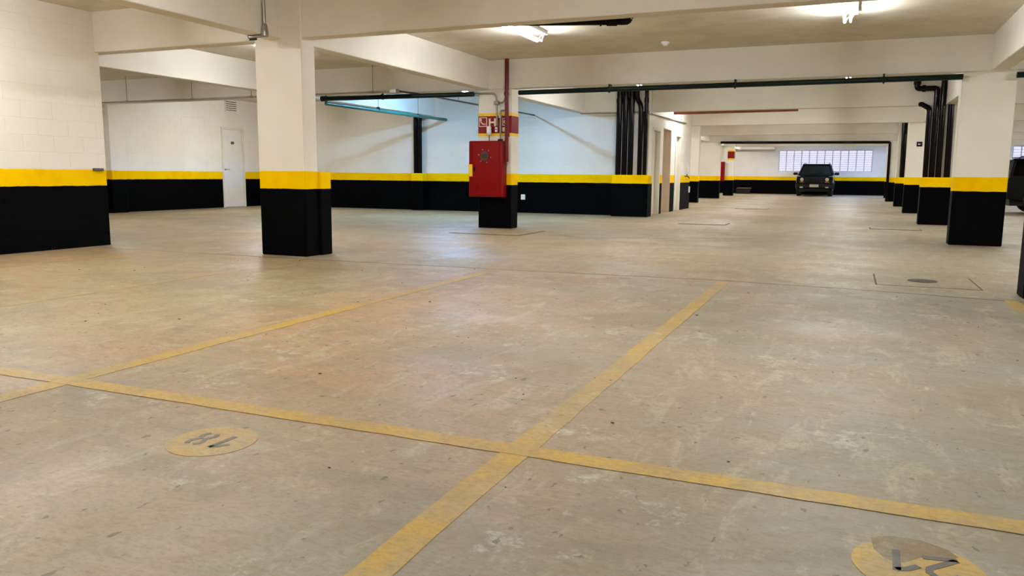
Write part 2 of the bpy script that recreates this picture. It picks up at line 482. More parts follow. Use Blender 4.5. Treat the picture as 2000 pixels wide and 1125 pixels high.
column(1.42, 2.05, 29.85, 30.1, 'banded column behind the single dark pipe', ZC)
column(1.44, 2.08, 35.6, 35.86, 'second to last banded column along the aisle', ZC)
column(1.52, 2.15, 41.5, 41.76, 'last banded column along the aisle before the end wall', ZC)
column(-5.75, -5.06, 29.2, 29.5, 'banded column past the service doors, beside the narrow bright gap', ZC)
column(-6.12, -5.25, 35.6, 35.9, 'wide banded column between the two bright gaps', ZC)
colH = column(-5.86, -5.38, 41.1, 41.4, 'banded far column with the small red hydrant panel', ZC)
column(-9.98, -9.55, 46.6, 47.2, 'banded corner column of the side bay', ZC)
# painted low boxes that guard the pipe clusters
struct(MB().chbox(1.345, 2.0, 18.36, 18.66, 0, .968, .01), 'pipe_guard', 'band', 'low banded pipe casing at the foot of the four dark pipes', 'pipe casing')
struct(MB().chbox(1.40, 1.98, 29.5, 29.85, 0, .968, .01), 'pipe_guard', 'band', 'low banded pipe casing under the single far pipe', 'pipe casing')
struct(MB().chbox(-5.16, -4.29, 18.18, 18.6, 0, .968, .01), 'pipe_guard', 'band', 'low banded pipe casing at the corner by the service doors', 'pipe casing')
struct(MB().chbox(-10.68, -10.33, 18.38, 18.6, 0, .968, .01), 'pipe_guard', 'band', 'low banded pipe casing in the middle of the back wall', 'pipe casing')

def beam(x0, x1, y0, y1, label, zb=ZB):
    return struct(MB().chbox(x0, x1, y0, y1, zb, ZC+.01, .008), 'ceiling_beam', 'cream', label, 'beam', loc=((x0+x1)/2, (y0+y1)/2, zb))
ords = ['out of view', 'nearest', 'second', 'third', 'fourth', 'fifth', 'sixth', 'seventh']
for i, (y, xa) in enumerate(((1.75, -8.85), (7.40, -17), (12.93, -17), (18.40, -17), (24.05, -10), (29.6, -10), (35.57, -10), (41.45, -10))):
    if i == 3:
        beam(-6.15, -4.36, 18.40, 18.6, 'short cream cross beam behind the corner drain pipes'); xa = -4.36; y = 18.64
    if i == 5: y = 29.86
    beam(xa, XR, y, y+.2, 'cream cross beam over the aisle, ' + (ords[i] if i == 0 else ords[i] + ' one counting from the picture front'))
ys = [Y0, 1.75, 7.40, 12.93, 18.64, 24.05, 29.86, 35.57, 41.45, Y1]
nm = ['first', 'second', 'third', 'fourth', 'fifth', 'sixth', 'seventh', 'eighth', 'ninth']
for i in range(9):
    a, b = ys[i]+(.2 if i else 0), ys[i+1]
    if i < 4: beam(-6.15, -5.93, a, min(b, 18.40), nm[i] + ' lengthwise beam over the hydrant column row')
    if i > 4: beam(-5.95, -5.73, a, b, nm[i] + ' lengthwise beam past the service doors')
    beam(1.70, 1.92, a, b, nm[i] + ' lengthwise beam over the aisle column row')
beam(-10.17, -9.95, 7.6, 12.93, 'lengthwise beam above the recessed bay by the partition')
beam(-10.17, -9.95, 13.13, 18.4, 'lengthwise beam above the bay of the white door')

# -------------------- doors
def door(name, x, ya, yb, h, label, recess, leafmat, handle_side, plate=False, inner=True):
    root = thing(name, label, 'door', (x, (ya+yb)/2, 0)); root['kind'] = 'structure'
    f = MB(); w = .06
    for a, b in ((ya, ya+w), (yb-w, yb)): f.box(x-.14, x+.018, a, b, 0, h)
    f.box(x-.14, x+.018, ya+w, yb-w, h-w, h); f.build('door_frame', 'doorframe', root)
    leaf = MB().chbox(x-recess-.04, x-recess, ya+w, yb-w, .01, h-w, .004).build('door_leaf', leafmat, root)
    if handle_side is not None:
        hy = ya+w+.07 if handle_side < 0 else yb-w-.07; d = 1 if handle_side < 0 else -1
        hm = MB().cyl((x-recess-.005, hy, 1.03), (x-recess+.012, hy, 1.03), .025)
        hm.sweep(rounded([(x-recess+.01, hy, 1.03), (x-recess+.05, hy, 1.03), (x-recess+.05, hy+d*.12, 1.03)], .015), .009)
        hm.build('handle', 'steel', leaf, smooth=True)
    if plate: MB().chbox(x-recess, x-recess+.006, (ya+yb)/2-.04, (ya+yb)/2+.07, 1.72, 1.79, .002).build('number_plate', 'conduit_dark', leaf)
    return root
door('door_1', -15.72, 16.93, 17.80, 2.17, 'white flush door in the side wall below a vent', .02, 'door', -1, True)
door('door_2', -4.40, 18.98, 19.82, 2.10, 'pale grey recessed door nearest the drain pipes', .10, 'doorframe', None)
door('door_3', -4.40, 21.70, 22.45, 2.08, 'white service door with a lever handle', .08, 'door', -1)
# open beige recess between the two service doors
rc = MB(); rc.box(-5.15, -5.10, 20.17, 21.12, 0, 2.16).box(-5.10, -4.392, 20.172, 20.19, 0, 2.155).box(-5.10, -4.392, 21.10, 21.118, 0, 2.155).box(-5.10, -4.392, 20.19, 21.10, 2.135, 2.155)
struct(rc, 'wall_recess', 'beige', 'beige open recess between the two service doors', 'recess')
# the doors' backs
struct(box(-5.2, -5.16, 18.62, 23.8, 0, ZC), 'wall_core_inner', 'cream', 'inner wall of the service core behind the doorways', 'wall')

# -------------------- floor paint, joints and number discs
Z1 = .0006
def paint(pts, w, mat, z=Z1): return MB().strip(pts, w, z).build('painted_line', mat, floor)
def wob(p0, p1, n=40, amp=.004):
    out = []
    for i in range(n+1):
        t = i/n; x = p0[0]+(p1[0]-p0[0])*t; y = p0[1]+(p1[1]-p0[1])*t
        out.append((x+random.uniform(-amp, amp), y+random.uniform(-amp, amp)))
    return out
paint(wob((-1.0, -2.5), (-1.0, 7.36), 90), .105, 'line')
paint(wob((-3.235, -2.5), (-3.235, 6.95), 90), .11, 'line', Z1+.0004)
paint(wob((-5.47, -2.5), (-5.47, 6.85), 60), .10, 'faded')
paint(wob((-7.70, -2.5), (-7.70, 6.8), 60), .10, 'faded')
paint(wob((1.23, -2.5), (1.23, 7.2), 60), .10, 'line')
paint(wob((-8.3, 2.45), (6.0, 2.445), 120), .10, 'line', Z1+.0010)
paint(wob((1.7, 13.4), (1.7, 18.2), 20), .10, 'faded')
jt = [(-8.6, 7.12), (-6, 7.16), (-3.2, 7.27), (-1.0, 7.415), (.3, 7.30), (1.27, 7.15), (3.5, 7.1), (6, 7.1)]
MB().strip(jt, .012, .0004).build('slab_joint', 'gap', floor)
MB().strip([(-3.9, 11.3), (-2.6, 12.2), (-1.2, 12.7)], .012, .0004).build('slab_joint', 'gap', floor)
def disc(cx, cy, r):
    m = MB(); n = 48
    pts = [(cx+r*math.cos(2*math.pi*k/n)*(1+random.uniform(-.008, .008)), cy+r*math.sin(2*math.pi*k/n)) for k in range(n)]
    return m.prism(pts, 2, .0004, .0016).build('number_disc', 'disc', floor)
d18 = disc(-2.035, 2.085, .155)
d21 = disc(.215, 2.075, .152)
MB().prism([(0.1105, 2.2102), (0.1675, 2.2421), (0.2348, 2.2426), (0.2914, 2.211), (0.313, 2.1755), (0.2846, 2.1425), (0.227, 2.1374), (0.1836, 2.0891), (0.1409, 2.0934), (0.1163, 2.1427)], 2, .0016, .0019).build('stain', 'stain', d21)
Z2 = .0020
def digit(strokes, parent):
    m = MB()
    for s in strokes: m.strip(s, .019, Z2)
    return m.build('digit', 'digit', parent)
eightL = [(-2.098, 2.030), (-2.108, 2.045), (-2.109, 2.062), (-2.101, 2.080), (-2.092, 2.090), (-2.103, 2.102), (-2.110, 2.118), (-2.107, 2.134), (-2.098, 2.146)]
eightR = [(-2.072, 2.030), (-2.060, 2.045), (-2.058, 2.062), (-2.066, 2.080), (-2.076, 2.090), (-2.066, 2.102), (-2.057, 2.118), (-2.060, 2.134), (-2.069, 2.146)]
digit([eightL, eightR], d18)
digit([[(-1.998, 2.030), (-1.990, 2.152)], [(-1.999, 2.032), (-1.976, 2.050), (-1.952, 2.080)]], d18)
digit([[(.169, 2.156), (.166, 2.040)], [(.164, 2.044), (.190, 2.056), (.216, 2.082)]], d21)
digit([[(.229, 2.139), (.308, 2.152)], [(.306, 2.150), (.270, 2.112), (.240, 2.080), (.238, 2.058), (.252, 2.040), (.276, 2.034), (.300, 2.048), (.306, 2.066)]], d21)

# ================================================================== PIPES
def pipe_thing(name, pts, r, mat, label, cat, bend=.08, n=14, couplings=(), group=None, loc=None):
    loc = loc or tuple(pts[0]); root = thing(name, label, cat, loc, group)
    MB().sweep(rounded(pts, bend), r, n).build('tube', mat, root, smooth=True)
    for a, b, k in couplings: MB().cyl(a, b, k, n).build('coupling', mat, root, smooth=True)
    return root
# cluster by the service doors
for i, (x, lab) in enumerate(((-5.04, 'leftmost dark drain pipe in the corner cluster by the service doors'),
                              (-4.895, 'second dark drain pipe from the left in the corner cluster'),
                              (-4.75, 'third dark drain pipe in the corner cluster, left of the pale gap'),
                              (-4.53, 'fourth dark drain pipe in the corner cluster, right of the pale gap'),
                              (-4.405, 'rightmost dark drain pipe in the corner cluster, nearest the doors'))):
    r = (.066, .066, .066, .055, .045)[i]
    c = [((x, 18.29, 2.62), (x, 18.29, 2.72), r+.008)] if i != 3 else []
    pts = [(x, 18.29, .965), (x, 18.29, 2.92)] if i != 3 else [(x, 18.29, .965), (x, 18.29, 2.55), (x-.10, 18.29, 2.72), (x-.10, 18.29, 2.92)]
    pipe_thing('drain_pipe', pts, r, 'pipe_black', lab, 'pipe', couplings=c)
# cluster on the aisle column
pipe_thing('drain_pipe', [(1.425, 18.5, .965), (1.405, 18.5, 2.36), (1.26, 18.52, 2.45), (1.24, 18.56, 2.45)], .050, 'pipe_black', 'dark drain pipe with a bent top, leftmost on the aisle column', 'pipe', .05)
pipe_thing('drain_pipe', [(1.54, 18.5, .965), (1.52, 18.5, 2.76), (1.15, 18.5, 2.76), (1.15, 18.5, 2.918)], .055, 'pipe_black', 'dark drain pipe with a sideways jog at its top', 'pipe', .06,
           couplings=[((1.25, 18.5, 2.76), (1.31, 18.5, 2.76), .07), ((1.15, 18.5, 2.84), (1.15, 18.5, 2.92), .07)])
pipe_thing('drain_pipe', [(1.66, 18.5, .965), (1.64, 18.5, 2.918)], .055, 'pipe_black', 'straight dark drain pipe beside the jogged one', 'pipe')
pipe_thing('drain_pipe', [(1.82, 18.5, .965), (1.79, 18.5, 2.92)], .06, 'pipe_black', 'straight dark drain pipe next to the large aisle column', 'pipe')
pipe_thing('drain_pipe', [(1.60, 29.66, .965), (1.56, 29.66, 2.92)], .085, 'pipe_black', 'thick dark pipe on the far aisle column', 'pipe')
pipe_thing('drain_pipe', [(1.765, 29.66, .965), (1.735, 29.66, 2.918)], .06, 'steel', 'grey metal pipe beside the thick dark far pipe', 'pipe')
# back wall pair
pipe_thing('drain_pipe', [(-10.60, 18.50, .965), (-10.60, 18.50, 2.92)], .058, 'pipe_black', 'left one of two dark pipes on the back wall', 'pipe')
pipe_thing('drain_pipe', [(-10.475, 18.50, .965), (-10.475, 18.50, 2.92)], .058, 'pipe_black', 'right one of two dark pipes on the back wall', 'pipe')
# green water main under the cross beam
g = pipe_thing('water_pipe', [(-5.32, 12.84, 2.345), (1.36, 12.84, 2.35)], .040, 'pipe_green', 'long dark green pipe under the cross beam over the aisle', 'pipe')
for x in (-3.72, -1.72, .36):
    h = MB().cyl((x-.012, 12.84, 2.346), (x+.012, 12.84, 2.346), .052); h.cyl((x, 12.84, 2.29), (x, 12.84, 2.40), .008, 8); h.box(x-.012, x+.012, 12.83, 12.96, 2.40, 2.432); h.build('hanger', 'pipe_green', g)
pipe_thing('water_pipe', [(2.0, 12.84, 2.35), (9.0, 12.84, 2.36)], .040, 'pipe_green', 'dark green pipe beyond the large aisle column', 'pipe')
g = pipe_thing('water_pipe', [(-9.30, 12.72, 2.345), (-6.18, 12.84, 2.345)], .042, 'pipe_green', 'dark green pipe running up to the hydrant column', 'pipe',
               couplings=[((-9.32, 12.72, 2.345), (-9.20, 12.722, 2.345), .052)])
for x in (-9.26, -8.0):
    h = MB().cyl((x-.012, 12.77, 2.35), (x+.012, 12.77, 2.35), .055); h.cyl((x, 12.77, 2.35), (x, 12.77, 2.45), .006, 8); h.build('hanger', 'pipe_green', g)
g = pipe_thing('water_pipe', [(-9.28, 12.80, 2.265), (-9.74, 18.52, 2.345)], .036, 'pipe_green_lit', 'green pipe, coloured teal as if lit, running from the beam to the back wall', 'pipe',
               couplings=[((-9.56, 16.3, 2.314), (-9.575, 16.5, 2.317), .046), ((-9.705, 18.1, 2.339), (-9.745, 18.58, 2.346), .040)])
for y in (14.9, 16.9):
    x = -9.28-.46*(y-12.8)/5.72
    h = MB().cyl((x, y-.012, 2.327), (x, y+.012, 2.327), .05); h.cyl((x, y, 2.28), (x, y, 2.92), .005, 8); h.build('hanger', 'conduit_dark', g)
# dark drain under the slab near the lamp
pipe_thing('drain_pipe', [(-5.90, 8.68, 2.80), (-2.58, 9.70, 2.80), (-2.58, 9.70, 2.915)], .041, 'pipe_black', 'horizontal black drain pipe with an elbow beside the tube light', 'pipe', .05,
           couplings=[((-2.84, 9.62, 2.80), (-2.72, 9.657, 2.80), .052), ((-2.58, 9.70, 2.84), (-2.58, 9.70, 2.90), .052), ((-2.92, 9.596, 2.80), (-2.90, 9.602, 2.80), .054)])
g = pipe_thing('drain_pipe', [(-4.30, 20.87, 2.57), (-1.26, 20.80, 2.585)], .05, 'pipe_copper', 'brown pipe under the slab near the service doors', 'pipe')
for x in (-3.6, -1.7):
    h = MB().cyl((x-.012, 20.84, 2.60), (x+.012, 20.84, 2.60), .055); h.cyl((x, 20.84, 2.60), (x, 20.84, 2.92), .006, 8); h.build('hanger', 'pipe_copper', g)
# far pipe frame
pipe_thing('drain_pipe', [(-5.24, 35.5, 2.40), (1.39, 35.5, 2.36), (1.41, 35.5, .0)], .055, 'pipe_black', 'long dark pipe framing the far end of the aisle', 'pipe', .06)
# red hydrant riser
pipe_thing('hydrant_pipe', [(-5.545, 12.83, 2.915), (-5.538, 12.83, 1.24), (-5.538, 12.83, 1.17)], .036, 'pipe_red', 'dark red riser pipe beside the hydrant cabinet', 'pipe',
           couplings=[((-5.545, 12.83, 2.30), (-5.545, 12.83, 2.36), .044), ((-5.533, 12.83, 1.60), (-5.533, 12.83, 1.66), .044)])
# conduits
c = pipe_thing('conduit', [(-15.6, 12.44, 2.395), (-7.55, 12.44, 2.40)], .017, 'conduit', 'thin grey conduit hung in front of the white door wall', 'conduit', n=10)
for x in (-14.03, -12.25, -10.75, -8.0):
    h = MB().cyl((x, 12.44, 2.40), (x, 12.44, 2.92), .007, 8); h.cyl((x-.03, 12.44, 2.40), (x+.03, 12.44, 2.40), .024, 10); h.build('hanger', 'conduit', c)
MB().chbox(-7.62, -7.48, 12.38, 12.50, 2.36, 2.44, .01).build('junction_box', 'steel', c)
c = pipe_thing('conduit', [(-7.50, 12.5, 2.408), (-7.40, 13.3, 2.41), (-7.27, 18.55, 2.41)], .018, 'conduit_dark', 'dark conduit running to the back wall past the hydrant column', 'conduit', n=10)
for y in (14.6, 17.0): MB().cyl((-7.37+.03*(y-14.6), y, 2.4), (-7.37+.03*(y-14.6), y, 2.92), .004, 6).build('hanger', 'conduit_dark', c)
c = pipe_thing('conduit', [(-7.5, 12.90, 2.375), (-5.82, 12.90, 2.36), (-5.765, 12.90, 2.30), (-5.755, 12.90, 1.80)], .015, 'conduit', 'grey conduit bending down to the hydrant alarm', 'conduit', .06, 10)
MB().chbox(-5.81, -5.72, 12.86, 12.94, 2.16, 2.22, .01).build('junction_box', 'conduit', c)
pipe_thing('conduit', [(-5.712, 12.90, 2.19), (-5.63, 12.90, 2.20), (-5.59, 12.90, 2.30), (-5.59, 12.90, 2.92)], .013, 'conduit', 'grey conduit looping up beside the red riser', 'conduit', .06, 10)
c = pipe_thing('conduit', [(-5.58, 12.91, 2.06), (-5.69, 12.91, 2.06), (-5.695, 12.91, 1.55)], .016, 'conduit', 'short grey conduit dropping into the hydrant cabinet top', 'conduit', .03, 10)
MB().chbox(-5.72, -5.67, 12.88, 12.94, 1.93, 1.99, .006).build('fitting', 'steel', c)
MB().chbox(-5.735, -5.655, 12.88, 12.94, 1.535, 1.57, .006).build('gland', 'dark', c)
c = pipe_thing('conduit', [(-5.908, 7.08, 2.92), (-5.908, 7.08, 2.46)], .019, 'steel', 'grey conduit dropping down the beam side at the nearest column head', 'conduit', n=12)
MB().sweep([(-5.905, 7.08, 2.54), (-5.905, 7.08, 2.52), (-5.905, 7.08, 2.45), (-5.905, 7.08, 2.41), (-5.905, 7.08, 2.40)], [.019, .030, .040, .040, .030], 14).build('elbow_box', 'steel', c, smooth=True)
MB().cyl((-5.905, 7.08, 2.412), (-6.13, 7.08, 2.408), .017, 12).build('arm', 'steel', c, smooth=True)
MB().cyl((-6.12, 7.08, 2.407), (-6.15, 7.08, 2.407), .026, 14).build('end_cap', 'white', c, smooth=True)
MB().cyl((-6.04, 7.10, 2.388), (-6.13, 7.10, 2.388), .013, 10).build('clamp', 'dark', c)
pipe_thing('conduit', [(-4.365, 18.65, 2.40), (-4.365, 22.9, 2.43)], .018, 'conduit', 'grey conduit along the wall above the service doors', 'conduit', n=10)
pipe_thing('conduit', [(-6.0, 18.36, 2.405), (-5.12, 18.36, 2.40)], .012, 'conduit', 'short grey conduit under the beam by the drain pipe cluster', 'conduit', n=8)
pipe_thing('conduit', [(-6.0, 18.36, 2.92), (-6.0, 18.36, 2.39)], .018, 'conduit', 'upright grey conduit on the beam face by the drain pipe cluster', 'conduit', n=8)

# ================================================================== LAMPS (those out of view are added for the lighting)
def make_lamp(mat):
    root = bpy.data.objects.new('ceiling_light', None); COL.objects.link(root); ROOT[root.name] = Vector((0, 0, 0))
    L = .62
    p = [(.05, 0), (.10, 0), (.095, -.045), (.055, -.045)]
    MB().prism([(x, z) for x, z in p], 1, -L, L).build('batten', 'white', root)
    for sx, r in ((-.045, .016), (.02, .011)):
        MB().cyl((sx, -L+.02, -.125), (sx, L-.02, -.125), r, 10).build('tube', mat, root, smooth=True)
        for sy in (-1, 1):
            MB().sweep([(sx, sy*(L-.01), -.125-r*.8), (sx, sy*(L-.01), -.11), (sx*.3+.05, sy*(L-.01), -.03)], .007, 8).build('lamp_holder', 'white', root)
    return root
protos = {}
def lamp(x, y, mat, label):
    if mat not in protos:
        o = make_lamp(mat); protos[mat] = o
    else:
        src = protos[mat]; o = src.copy(); COL.objects.link(o)
        for ch in src.children:
            c = ch.copy(); COL.objects.link(c); c.parent = o
    o.location = (x, y, ZC)
    tag(o, label, 'ceiling light', 'twin tube ceiling lights')
bays = [(-1.0, 'out of view past the numbered bays'), (4.2, 'out of view over the numbered bays'), (10.0, 'in the bay before the hydrant column'), (15.75, 'in the bay past the hydrant column'),
        (21.5, 'in the bay of the service doors'), (27.0, 'in the fifth bay down the aisle'), (32.7, 'in the sixth bay down the aisle'),
        (38.6, 'in the seventh bay down the aisle'), (44.4, 'in the last bay by the windows')]
lanes = [(-4.08, 'service door lane'), (-.13, 'middle lane'), (4.1, 'lane past the aisle columns'), (8.1, 'outermost lane')]
for bi, (y, bt) in enumerate(bays):
    for x, lt in lanes:
        m = 'tube_warm'
        if bi == 4 and x < -4: x = -3.8
        if bi == 8: m = 'tube_sky' if x > -2 else 'tube_bright'
        lamp(x, y, m, 'lit twin tube light, ' + lt + ', ' + bt)
lamp(-7.4, 4.9, 'tube_warm', 'lit twin tube light beside the block partition wall')
lamp(-7.45, -1.5, 'tube_warm', 'lit twin tube light by the partition, out of view past the bays')
lamp(-8.06, 10.08, 'tube_neut', 'lit twin tube light hidden behind the nearest wide column')
lamp(-8.05, 15.75, 'tube_cool', 'lit bluish twin tube light close to the hydrant column')
lamp(-13.0, 15.75, 'tube_bright', 'lit twin tube light above the white door')
lamp(-13.0, 10.0, 'tube_bright', 'lit twin tube light behind the partition wall')
for y, t_ in ((27, 'nearest the core'), (32.7, 'by the narrow bright gap'), (38.6, 'by the wide bright gap'), (44.4, 'by the end wall')):
    lamp(-8.0, y, 'tube_bright', 'lit twin tube light in the side bay, ' + t_)

# ================================================================== HYDRANT COLUMN
# painted sign band
yF = 12.95
def wrap(z0, z1, t): return MB().box(-6.14-t, -5.50+t, yF-t, 13.26+t, z0, z1)
sb = wrap(1.672, 1.969, .002).build('sign_band', 'redband', colB); sb['label'] = 'dark red painted sign band'
wrap(1.969, 2.020, .002).build('band_edge', 'yellow', sb); wrap(1.622, 1.672, .002).build('band_edge', 'yellow', sb)
yS = yF-.004
def flat(polys, name='symbol'):
    m = MB()
    for p in polys: m.prism(p, 1, yS, yS+.0015)
    return m.build(name, 'sign', sb)
def frame_poly(x0, x1, z0, z1, t):
    return [[(x0, z0), (x1, z0), (x1, z0+t), (x0, z0+t)], [(x0, z1-t), (x1, z1-t), (x1, z1), (x0, z1)],
            [(x0, z0+t), (x0+t, z0+t), (x0+t, z1-t), (x0, z1-t)], [(x1-t, z0+t), (x1, z0+t), (x1, z1-t), (x1-t, z1-t)]]
# telephone pictogram
def arcpoly(cx, cz, r0, r1, a0, a1, n=12):
    P = [(cx+r1*math.cos(a0+(a1-a0)*k/n), cz+r1*math.sin(a0+(a1-a0)*k/n)) for k in range(n+1)]
    Q = [(cx+r0*math.cos(a0+(a1-a0)*k/n), cz+r0*math.sin(a0+(a1-a0)*k/n)) for k in range(n+1)]
    return [[P[k], P[k+1], Q[k+1], Q[k]] for k in range(n)]
ph = frame_poly(-6.125, -5.972, 1.788, 1.95, .012)
ph += arcpoly(-6.018, 1.905, .066, .086, math.radians(172), math.radians(292))
ph += [[(-6.11, 1.90), (-6.075, 1.892), (-6.078, 1.928), (-6.105, 1.932)], [(-6.0, 1.81), (-5.985, 1.83), (-6.008, 1.852), (-6.022, 1.83)]]
flat(ph)
flat([[(-5.935, 1.792), (-5.903, 1.792), (-5.903, 1.930), (-5.935, 1.930)], [(-5.832, 1.792), (-5.80, 1.792), (-5.80, 1.930), (-5.832, 1.930)], [(-5.903, 1.847), (-5.832, 1.847), (-5.832, 1.876), (-5.903, 1.876)]], 'letter')
hz = frame_poly(-5.675, -5.558, 1.800, 1.935, .016) + arcpoly(-5.617, 1.868, .012, .036, 0, 2*math.pi, 20)
flat(hz)
MB().prism([(-5.675, 1.70), (-5.575, 1.70), (-5.575, 1.775), (-5.675, 1.775)], 1, yS, yS+.0015).build('label_plate', 'sign', sb)

cab = thing('hydrant_cabinet', 'red metal fire hydrant cabinet mounted on the banded column', 'cabinet', (-5.9, 12.76, .55))
MB().chbox(-6.245, -5.585, 12.78, 12.955, .555, 1.535, .012).build('body', 'red', cab)
dr = MB().chbox(-6.235, -5.595, 12.758, 12.782, .565, 1.525, .010).build('door', 'red', cab)
fr = MB()
for a in ((-6.19, -5.64, .605, .617), (-6.19, -5.64, 1.473, 1.485), (-6.19, -6.178, .617, 1.473), (-5.652, -5.64, .617, 1.473)):
    fr.box(a[0], a[1], 12.750, 12.760, a[2], a[3])
fr.build('raised_border', 'red', dr)
wc = (-5.925, 1.272)
MB().cyl((wc[0], 12.757, wc[1]), (wc[0], 12.748, wc[1]), .092, 32).build('window_rim', 'redband', dr, smooth=True)
MB().cyl((wc[0], 12.750, wc[1]), (wc[0], 12.745, wc[1]), .080, 32).build('window', 'vent', dr, smooth=True)
for k in range(3): box(wc[0]-.05, wc[0]+.05, 12.743, 12.746, wc[1]-.03+k*.025, wc[1]-.018+k*.025).build('window_print', 'dark', dr)
for k in range(6):
    a = math.radians(110+60*k); p = (wc[0]+.118*math.cos(a), wc[1]+.118*math.sin(a))
    MB().cyl((p[0], 12.758, p[1]), (p[0], 12.752, p[1]), .010, 10).build('rivet', 'steel', dr, smooth=True)
for x0 in (-6.13, -5.80):
    for k in range(5):
        for q in range(2):
            MB().chbox(x0+q*.055, x0+q*.055+.045, 12.748, 12.760, .655+k*.028, .668+k*.028, .003).build('louvre', 'red', dr)
MB().chbox(-6.236, -6.162, 12.748, 12.760, .915, 1.128, .003).build('yellow_tag', 'yellow', dr)['label'] = 'yellow tag on the door edge'
MB().chbox(-6.135, -6.115, 12.735, 12.760, 1.00, 1.09, .004).build('latch', 'dark', dr)
al = thing('fire_alarm_sounder', 'small white alarm sounder above the red hydrant cabinet', 'alarm', (-5.91, 12.9, 1.62))
MB().sweep([(-5.91, 12.90, 1.79), (-5.91, 12.90, 1.785), (-5.91, 12.90, 1.67), (-5.908, 12.90, 1.645), (-5.905, 12.90, 1.635)], [.03, .042, .042, .034, .022], 16).build('horn', 'white', al, smooth=True)
MB().chbox(-5.935, -5.885, 12.92, 12.95, 1.66, 1.77, .004).build('bracket', 'steel', al)
MB().cyl((-5.905, 12.90, 1.64), (-5.90, 12.90, 1.535), .008, 8).build('cable', 'dark', al)
cp = thing('alarm_call_point', 'small alarm call point between sounder and red riser', 'alarm', (-5.78, 12.93, 1.68))
MB().chbox(-5.825, -5.73, 12.925, 12.95, 1.685, 1.79, .005).build('back_plate', 'redband', cp)
MB().chbox(-5.800, -5.755, 12.905, 12.928, 1.69, 1.775, .006).build('cover', 'white', cp)
MB().cyl((-5.778, 12.906, 1.735), (-5.778, 12.900, 1.735), .012, 12).build('button', 'dark', cp, smooth=True)

# far hydrant panel on the last column of that side
fp = thing('hydrant_cabinet', 'tiny far red hydrant cabinet seen edge on at the bright gap', 'cabinet', (-5.86, 41.0, .75))
MB().chbox(-6.02, -5.80, 40.92, 41.12, .72, 1.68, .01).build('body', 'red', fp)
MB().chbox(-6.01, -5.81, 40.90, 40.93, .74, 1.66, .008).build('door', 'red', fp)
wr = MB().box(-5.70, -5.378, 41.09, 41.41, 1.85, 2.19).build('sign_band', 'redband', colH)
MB().box(-5.70, -5.376, 41.088, 41.412, 2.19, 2.27).build('band_edge', 'yellow', wr); MB().box(-5.70, -5.376, 41.088, 41.412, 1.77, 1.85).build('band_edge', 'yellow', wr)

# ================================================================== SMALL FITTINGS
def outlet(loc, axis, label):
    o = thing('wall_outlet', label, 'outlet', loc); x, y, z = loc
    if axis == 'x':
        MB().chbox(x-.055, x+.055, y-.03, y, z-.065, z+.065, .006).build('plate', 'white', o)
        MB().chbox(x-.03, x+.03, y-.036, y-.029, z-.03, z+.03, .003).build('socket', 'door', o)
    else:
        MB().chbox(x, x+.03, y-.06, y+.06, z-.09, z+.09, .006).build('plate', 'white', o)
        MB().chbox(x+.029, x+.036, y-.03, y+.03, z-.03, z+.03, .003).build('socket', 'door', o)
outlet((-7.56, 18.595, .395), 'x', 'white outlet box on the black band beside the hydrant column')
outlet((-4.395, 23.85, .56), 'y', 'white outlet box at the end of the service door wall')
outlet((-4.395, 23.55, 1.15), 'y', 'small white switch plate above the tap past the service doors')
tp = thing('wall_tap', 'small dark tap on the yellow band past the service doors', 'tap', (-4.39, 23.17, .95))
MB().sweep(rounded([(-4.40, 23.17, .95), (-4.30, 23.17, .95), (-4.26, 23.17, .88)], .03), .014, 10).build('spout', 'dark', tp, smooth=True)
MB().cyl((-4.33, 23.11, 1.0), (-4.33, 23.23, 1.0), .010, 8).build('lever', 'dark', tp)
MB().cyl((-4.33, 23.17, .95), (-4.33, 23.17, 1.0), .009, 8).build('stem', 'dark', tp)
def vent(x, ya, yb, za, zb, n, label):
    v = thing('wall_vent', label, 'vent', (x, (ya+yb)/2, za))
    box(x-.004, x+.006, ya, yb, za, zb).build('backing', 'vent', v)
    dz = (zb-za)/n
    for k in range(n+1):
        MB().chbox(x, x+.03, ya-.01, yb+.01, za+k*dz-.018, za+k*dz+.018, .004).build('slat', 'cream', v)
    for y in (ya, yb): MB().chbox(x, x+.03, y-.015, y+.015, za, zb, .004).build('side_rail', 'cream', v)
vent(-15.715, 17.12, 17.55, 2.60, 2.88, 5, 'slatted wall vent above the white door')
vent(-4.395, 22.12, 22.38, 2.44, 2.62, 2, 'small slatted vent above the service doors')
ex = thing('exit_sign', 'small black exit sign with a white arrow on a banded column', 'sign', (1.66, 24.09, 1.79))
MB().chbox(1.595, 1.73, 24.08, 24.10, 1.79, 1.915, .003).build('panel', 'dark', ex)
MB().prism([(1.63, 1.87), (1.63, 1.835), (1.655, 1.835), (1.70, 1.853)], 1, 24.076, 24.081).build('arrow', 'white', ex)
sd = thing('smoke_detector', 'small round smoke detector on the ceiling before the cross beam', 'detector', (-2.65, 12.05, 2.86))
MB().sweep([(-2.65, 12.05, 2.92), (-2.65, 12.05, 2.90), (-2.65, 12.05, 2.885)], [.06, .06, .045], 20).build('base', 'white', sd, smooth=True)
MB().sweep([(-2.65, 12.05, 2.886), (-2.65, 12.05, 2.87), (-2.65, 12.05, 2.862)], [.035, .035, .022], 16).build('sensor', 'white', sd, smooth=True)
tag(MB().chbox(-8.852, -8.815, 7.26, 7.40, .955, .99, .005).build('wall_clip', 'conduit_dark', loc=(-8.83, 7.33, .955)), 'small dark clip on the yellow band at the partition end', 'clip')

